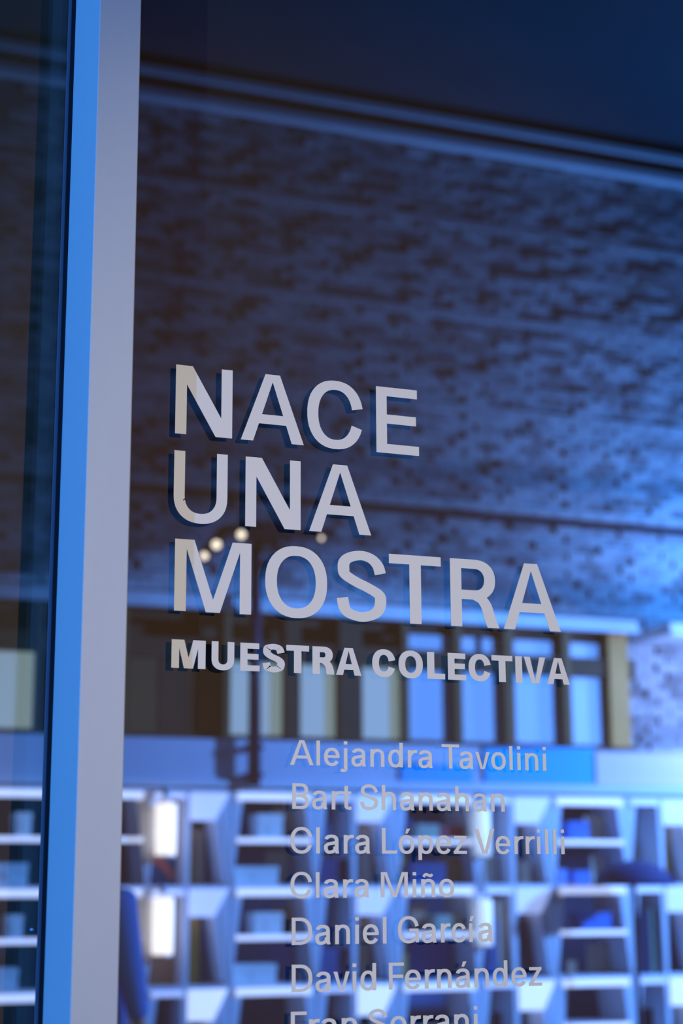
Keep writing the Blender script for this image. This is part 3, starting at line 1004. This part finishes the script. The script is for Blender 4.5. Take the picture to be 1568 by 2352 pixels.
SB = {'straight': .096, 'round': .055, 'open': .03, 'slant': .008}
LSB = {c: SB['straight'] for c in 'NUEFLIMRBDlinhrpíñ'}
LSB.update({c: SB['round'] for c in 'CGOaáoóceds'})
LSB.update({'S': .045, 'A': .01, 'V': .008, 'v': .008, 'T': .015, 'j': -.035, 't': .005, 'z': .03})
RSB = {c: SB['straight'] for c in 'NUIMlinhdíñj'}
RSB.update({c: SB['round'] for c in 'GODoópe'})
RSB.update({'a': .075, 'á': .075, 'S': .045, 'A': .01, 'V': -.02, 'v': .008, 'T': -.055, 'C': .045, 'c': .03, 'E': .03, 'F': -.02, 'L': .015, 'R': .02, 'B': .05, 'r': -.012, 't': .015, 'z': .03})

VT = 0.0006
YG = -0.0004
STYLES = {'title': (.160, .138), 'bold': (.236, .205), 'name': (.142, .122)}
glyphs = {}


def glyph(ch, style):
    """letter mesh of vinyl thickness in the x-z plane, with its ink extent"""
    if (ch, style) not in glyphs:
        bm = bmesh.new()
        xs = []
        for gi, group in enumerate(draw_glyph(ch, *STYLES[style])):
            yf = -VT - gi * 1.2e-5
            for poly in group:
                xs += [p[0] for p in poly]
                ar = sum(a[0] * b[1] - b[0] * a[1] for a, b in zip(poly, poly[1:] + poly[:1]))
                if abs(ar) < 1e-9:
                    continue
                poly = poly if ar > 0 else poly[::-1]
                f = [bm.verts.new((x, yf, z)) for x, z in poly]
                b = [bm.verts.new((x, 0.0, z)) for x, z in poly]
                bm.faces.new(f)
                n = len(poly)
                for i in range(n):
                    bm.faces.new((f[i], b[i], b[(i + 1) % n], f[(i + 1) % n]))
        me = bpy.data.meshes.new('letter')
        bm.to_mesh(me)
        bm.free()
        me.materials.append(M['vinyl'])
        glyphs[(ch, style)] = (me, min(xs), max(xs))
    return glyphs[(ch, style)]


def put_letter(ch, style, x0, x1, zb, cap, parent):
    me, g0, g1 = glyph(ch, style)
    sx = (x1 - x0) / (g1 - g0)
    o = new_obj('letter', me, parent, (x0 - g0 * sx, YG, zb))
    o.scale = (sx, 1, cap)
    return o


def line(label, letters, base, top, style, group):
    """letters: (char, left px, right px); base and top: photo points on the base and cap lines"""
    t = thing('vinyl_lettering', label, 'lettering', group)
    zb = sum(at(x, y, YG).z for x, y in base) / len(base)
    zt = sum(at(x, y, YG).z for x, y in top) / len(top)
    ym = (base[0][1] + top[0][1]) / 2
    for ch, a, b in letters:
        put_letter(ch, style, at(a, ym, YG).x, at(b, ym, YG).x, zb, zt - zb, t)
    return t


def cr(o, s, lst):
    return [(c, o + a * s, o + b * s) for c, a, b in lst]


GT = 'white vinyl lettering on the window'
line('large white vinyl word NACE on the glass', cr(380, .38265, [('N', 60, 401), ('A', 453, 829), ('C', 850, 1181), ('E', 1262, 1515)]),
     [(402.2, 994.1), (533, 1006.7), (864, 1039.3), (961.6, 1048.8)], [(404.1, 835.3), (861.8, 888.1), (957, 897.7)], 'title', GT)
una = line('large white vinyl word UNA on the glass', cr(380, .38265, [('U', 49, 371), ('N', 479, 810), ('A', 861, 1231)]),
           [(562.9, 1209), (690, 1217.8), (709.5, 1219.4), (851, 1230)], [(400.3, 1033.4), (563.7, 1048.7), (689.5, 1060.2)], 'title', GT)
line('large white vinyl word MOSTRA on the glass', cr(380, .3061, [('M', 67, 643), ('O', 747, 1211), ('S', 1282, 1653)]) + cr(820, .3061, [('T', 238, 627), ('R', 696, 1057), ('A', 1088, 1512)]),
     [(399.6, 1402.7), (576.2, 1412.5), (943.7, 1432.6), (1035.8, 1437.8), (1282.8, 1450)], [(402, 1236.5), (892.9, 1272.2), (1011.9, 1280.5), (1032.1, 1282)], 'title', GT)
line('bold white vinyl line MUESTRA COLECTIVA under the large words',
     cr(380, .3061, [('M', 44, 300), ('U', 345, 515), ('E', 560, 706), ('S', 727, 894), ('T', 905, 1076), ('R', 1101, 1265), ('A', 1277, 1468)])
     + cr(840, .3061, [('C', 46, 218), ('O', 243, 425), ('L', 457, 590), ('E', 612, 748), ('C', 767, 932), ('T', 940, 1096), ('I', 1117, 1168), ('V', 1182, 1343), ('A', 1351, 1522)]),
     [(393.5, 1536.3), (829.4, 1551.9), (1068.7, 1562.3), (1197.6, 1567.9), (1305.9, 1572.1)], [(394.4, 1469.9), (657, 1481.2), (979.9, 1496.2), (1175.5, 1506)], 'bold', GT)

# names: text, left px, right px, a point of the base line, a point of the cap line
names = [
    ('Alejandra Tavolini', 665.3, 1253.5, (665.3, 1756.7), (680.8, 1699.6)),
    ('Bart Shanahan', 670.6, 1158.4, (670.6, 1858.0), (671, 1798.8)),
    ('Clara López Verrilli', 666.5, 1296.2, (874.2, 1960.7), (874.2, 1901.7)),
    ('Clara Miño', 666.5, 1043.0, (875.5, 2061.3), (875.5, 2003.0)),
    ('Daniel García', 669.4, 1131.8, (669.4, 2170.6), (669.4, 2107.8)),
    ('David Fernández', 669.4, 1244.9, (669.4, 2279.6), (669.4, 2215.9)),
    ('Fran Serrani', 667.3, 1097.0, (667.3, 2389.0), (667.3, 2324.1)),
]
order = ['first', 'second', 'third', 'fourth', 'fifth', 'sixth', 'seventh']
for i, (txt, pa, pb, pbase, pcap) in enumerate(names):
    t = thing('vinyl_lettering', '%s line of small grey-white vinyl names, reading %s' % (order[i], txt), 'lettering', GT)
    zb, zt = at(*pbase, YG).z, at(*pcap, YG).z
    x0, x1 = at(pa, pbase[1], YG).x, at(pb, pbase[1], YG).x
    pen, pl = 0.0, []
    for ch in txt:
        if ch == ' ':
            pen += .285
            continue
        me, g0, g1 = glyph(ch, 'name')
        pen += LSB[ch]
        pl.append((ch, pen, pen + g1 - g0))
        pen += g1 - g0 + RSB[ch]
    k = (x1 - x0) / (pl[-1][2] - pl[0][1])
    for ch, a, b in pl:
        put_letter(ch, 'name', x0 + (a - pl[0][1]) * k, x0 + (b - pl[0][1]) * k, zb, zt - zb, t)
# the first letter of the next column starts at the edge of the view
t = thing('vinyl_lettering', 'letter L starting a second column of small vinyl names', 'lettering', GT)
pL = at(1584, 1789, YG)
put_letter('L', 'name', pL.x, pL.x + 0.024, pL.z, at(1584, 1735, YG).z - pL.z, t)

# small dark nick on the letter U and a chip in the other pane
sp = at(423, 1147, YG - 0.002)
bm = bmesh.new()
bmesh.ops.create_icosphere(bm, subdivisions=1, radius=0.0016, matrix=Matrix.Translation(sp) @ Matrix.Rotation(0.6, 4, 'Y') @ Matrix.Diagonal((0.6, 0.5, 1.6, 1)))
nick = from_bm('nick', bm, M['speck'], una)
sp = at(73, 2135, -0.0012)
bm = bmesh.new()
bmesh.ops.create_icosphere(bm, subdivisions=2, radius=0.0022, matrix=Matrix.Translation(sp) @ Matrix.Diagonal((1.3, 0.5, 0.9, 1)))
chip = from_bm('chip', bm, M['chip'], bpy.data.objects['window_2'])
